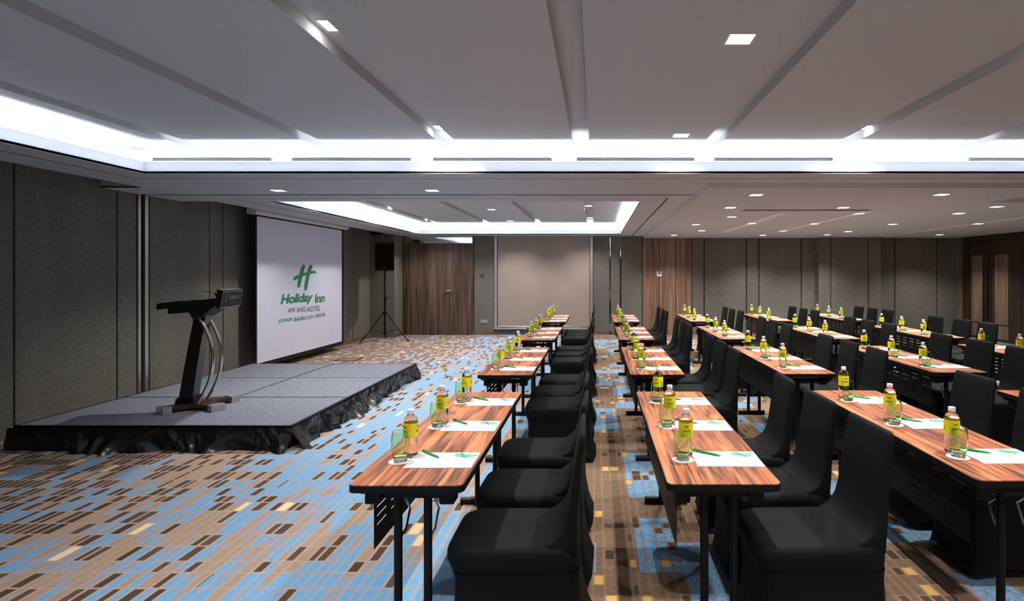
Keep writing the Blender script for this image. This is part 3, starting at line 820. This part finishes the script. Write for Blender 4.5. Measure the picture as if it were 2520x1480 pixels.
def make_chair():
    r = empty('banquet_chair')
    B = [(.43, .06, .245, .200), (.468, .085, .242, .205), (.485, .12, .240, .206), (.51, .155, .239, .206), (.55, .18, .239, .205), (.61, .197, .241, .203),
         (.70, .209, .248, .200), (.80, .223, .258, .197), (.885, .237, .270, .194), (.910, .243, .270, .189), (.921, .250, .265, .178)]
    MB().loft([superellipse(a, b, w, z, 32, 6) for z, a, b, w in B]).build('backrest', M['spandex'], r, True)
    S = [(.345, -.275, .245, .200), (.37, -.292, .246, .212), (.41, -.306, .246, .220), (.44, -.305, .243, .220), (.460, -.294, .238, .212), (.470, -.272, .228, .198), (.474, -.20, .18, .15), (.475, -.08, .08, .06)]
    MB().loft([superellipse(a, b, w, z, 32, 6) for z, a, b, w in S]).build('seat', M['spandex'], r, True)
    def hem(px_, py_, z):
        corner = min(abs(px_), abs(py_))
        return z + .075 * max(0, 1 - corner ** 3) if z < .02 else z + (.03 * max(0, 1 - corner ** 3) if z < .1 else 0)
    K = [(.002, -.300, .300, .222), (.06, -.292, .288, .214), (.14, -.283, .268, .205), (.24, -.276, .250, .199), (.32, -.276, .245, .199), (.36, -.285, .246, .206)]
    MB().loft([superellipse(a, b, w, z, 48, 7, hem) for z, a, b, w in K], cap=False).build('skirt', M['spandex'], r, True)
    return r

def make_bottle():
    r = empty('water_bottle')
    P = [(.001, .0), (.024, .0), (.031, .004), (.0325, .012), (.031, .030), (.0325, .045), (.031, .060), (.0325, .076), (.0318, .084), (.0318, .148), (.0322, .152), (.0305, .163), (.025, .174), (.0165, .182), (.0128, .186), (.0128, .198)]
    MB().lathe(P, 20).build('bottle_body', M['water'], r, True)
    lb = MB().lathe([(.0322, .084), (.0334, .0845), (.0334, .1475), (.0322, .148)], 28, cap=False).build('label_band', M['label_yellow'], r, SM)
    def wrap(v, z, a0):
        R = .0339
        return [(R * math.cos(a0 + x / R), R * math.sin(a0 + x / R), z + y_) for x, y_ in v]
    for k in range(3):
        a0 = -math.pi / 2 - .25 + k * 2 * math.pi / 3
        v, f = text_mesh('cheers', 1.0, .02, .25)
        m = MB().add(wrap(fit(v, .036, .0105), .114, a0), f)
        for z, w in ((.134, .022), (.130, .018)):
            pts = [(-w / 2 + w * i / 6, 0) for i in range(7)]
            m.loft([wrap(pts, z, a0), wrap(pts, z + .0022, a0)], False, False)
        m.build('label_print', M['dark_ink'], lb)
    MB().lathe([(.0145, .187), (.0155, .189), (.0155, .205), (.0145, .208), (.004, .2085)], 22).build('cap', M['cap_white'], r, SM)
    return r

def make_glass():
    P = [(.001, .0), (.0255, .0), (.0275, .001), (.029, .004), (.031, .016), (.0338, .030), (.0365, .045), (.0388, .060), (.0395, .075), (.0392, .090), (.0383, .105), (.0367, .119), (.0352, .129), (.0350, .1308), (.0346, .1315),
         (.0340, .1313), (.0337, .1305), (.0340, .129), (.0354, .119), (.0369, .105), (.0378, .090), (.0381, .075), (.0374, .060), (.0350, .045), (.0320, .031), (.0285, .022), (.022, .0175), (.010, .016), (.001, .016)]
    o = MB().lathe(P, 32, cap=True).build('drinking_glass', M['green_glass'], None, True)
    return o

def make_coaster():
    return MB().lathe([(.044, 0), (.0485, .0006), (.0485, .0022), (.047, .0026)], 32).build('coaster', M['paper'], None, SM)

def make_pad():
    r = empty('notepad')
    MB().box(-.145, .145, -.105, .105, 0, .0035).build('sheets', M['paper'], r)
    m = MB()
    # reads from the chair: page-up is -x, page-right is +y
    for k, (v, f) in enumerate(emblem(1.5)):
        MB().add([(.088 - y_ * .105, .062 + x * .085, .0037 + .0002 * k) for x, y_ in v], f).build('printed_mark', M['teal_ink'], r)
    MB().box(.095, .125, -.090, -.084, .0035, .0037).box(-.135, -.05, -.100, -.0985, .0035, .0037).build('printed_line', M['pale_ink'], r)
    return r

def make_pen():
    r = empty('pen')
    MB().tube([(-.074, 0, .0055), (-.07, 0, .0055), (-.02, 0, .0055), (.045, 0, .0055)], [.003, .0052, .0054, .005], 10).build('barrel', M['pen_green'], r, SM)
    MB().tube([(.044, 0, .0055), (.064, 0, .0050), (.073, 0, .0044)], [.0052, .0035, .0012], 10).build('tip', M['pen_green'], r, SM)
    MB().bbox(-.066, -.024, -.0018, .0018, .0108, .0128, .0006).box(-.068, -.062, -.0016, .0016, .0085, .0115).build('clip', M['pen_green'], r)
    return r

XT = {1: (-.977, -.977, -.975, -.975), 2: (.28, .28, .29, .305), 3: (1.53, 1.54, 1.585, 1.64), 4: (2.84, 2.84, 2.935, 3.01), 5: (None, 4.24, 4.33, 4.385)}
YT = {1: (2.305, 4.82, 7.36, 10.08), 2: (2.32, 4.845, 7.40, 10.11), 3: (2.36, 4.88, 7.47, 10.22), 4: (2.37, 4.95, 7.50, 10.33), 5: (None, 5.10, 7.63, 10.45)}
COLN = {1: 'stage-side column', 2: 'second column from stage', 3: 'third column from stage', 4: 'fourth column from stage', 5: 'fifth column from stage'}
ROWN = ('fourth table from blind', 'third table from blind', 'second table from blind', 'table nearest blind wall')
PLN = ('place furthest from blind', 'middle place', 'place nearest blind')
HIDE_CHAIR = {(3, 0, 0), (4, 0, 0), (4, 0, 1), (4, 0, 2), (5, 1, 0), (5, 1, 1), (5, 1, 2)}
HIDE_SET = {(4, 0, 0), (4, 0, 1), (4, 0, 2), (5, 1, 0)}
protos = {'table': make_table(), 'chair': make_chair(), 'bottle': make_bottle(), 'glass': make_glass(), 'coaster': make_coaster(), 'pad': make_pad(), 'pen': make_pen()}
fresh = dict.fromkeys(protos, True)
def put(kind, loc, rz, label, cat, group):
    o = protos[kind] if fresh[kind] else copy_tree(protos[kind])
    fresh[kind] = False
    o.location = loc; o.rotation_euler = (0, 0, rz)
    return tag(o, label, cat, group)
rnd = random.Random(21)
def j(s): return rnd.uniform(-s, s)
for c in range(1, 6):
    for rw in range(4):
        tl, yf = XT[c][rw], YT[c][rw]
        if tl is None: continue
        where = '%s, %s' % (ROWN[rw], COLN[c])
        put('table', (tl + TW / 2, yf + TL / 2, 0), 0, 'striped wood-top folding table, ' + where, 'table', 'training tables')
        for k, s in enumerate((.30, .875, 1.485)):
            spot = '%s, %s' % (PLN[k], where)
            ys = yf + s
            if (c, rw, k) not in HIDE_CHAIR:
                put('chair', (tl + TW + .215 + j(.012), ys - .03 + j(.015), 0), j(.03), 'black stretch-covered chair, ' + spot, 'chair', 'covered chairs at the training tables')
            if (c, rw, k) in HIDE_SET: continue
            gx, gy = tl + .111 + j(.006), ys + j(.008)
            put('coaster', (gx, gy, TZ), 0, 'round white coaster, ' + spot, 'coaster', 'coasters on the tables')
            put('glass', (gx + j(.004), gy + j(.003), TZ + .0026), 0, 'green-tinted barrel tumbler, ' + spot, 'glass', 'tumblers on the tables')
            put('bottle', (tl + .128 + j(.005), ys + .094 + j(.008), TZ), j(.5), 'yellow-labelled water bottle, ' + spot, 'bottle', 'water bottles on the tables')
            px_, py_ = tl + .302 + j(.004), ys + .013 + j(.008)
            put('pad', (px_, py_, TZ), j(.02), 'white printed notepad, ' + spot, 'notepad', 'notepads on the tables')
            a = math.atan2(-.098, .112) + j(.06)
            put('pen', (tl + .222 + j(.004), py_ + .066, TZ + .0041), a, 'green ballpoint pen, ' + spot, 'pen', 'pens on the notepads')
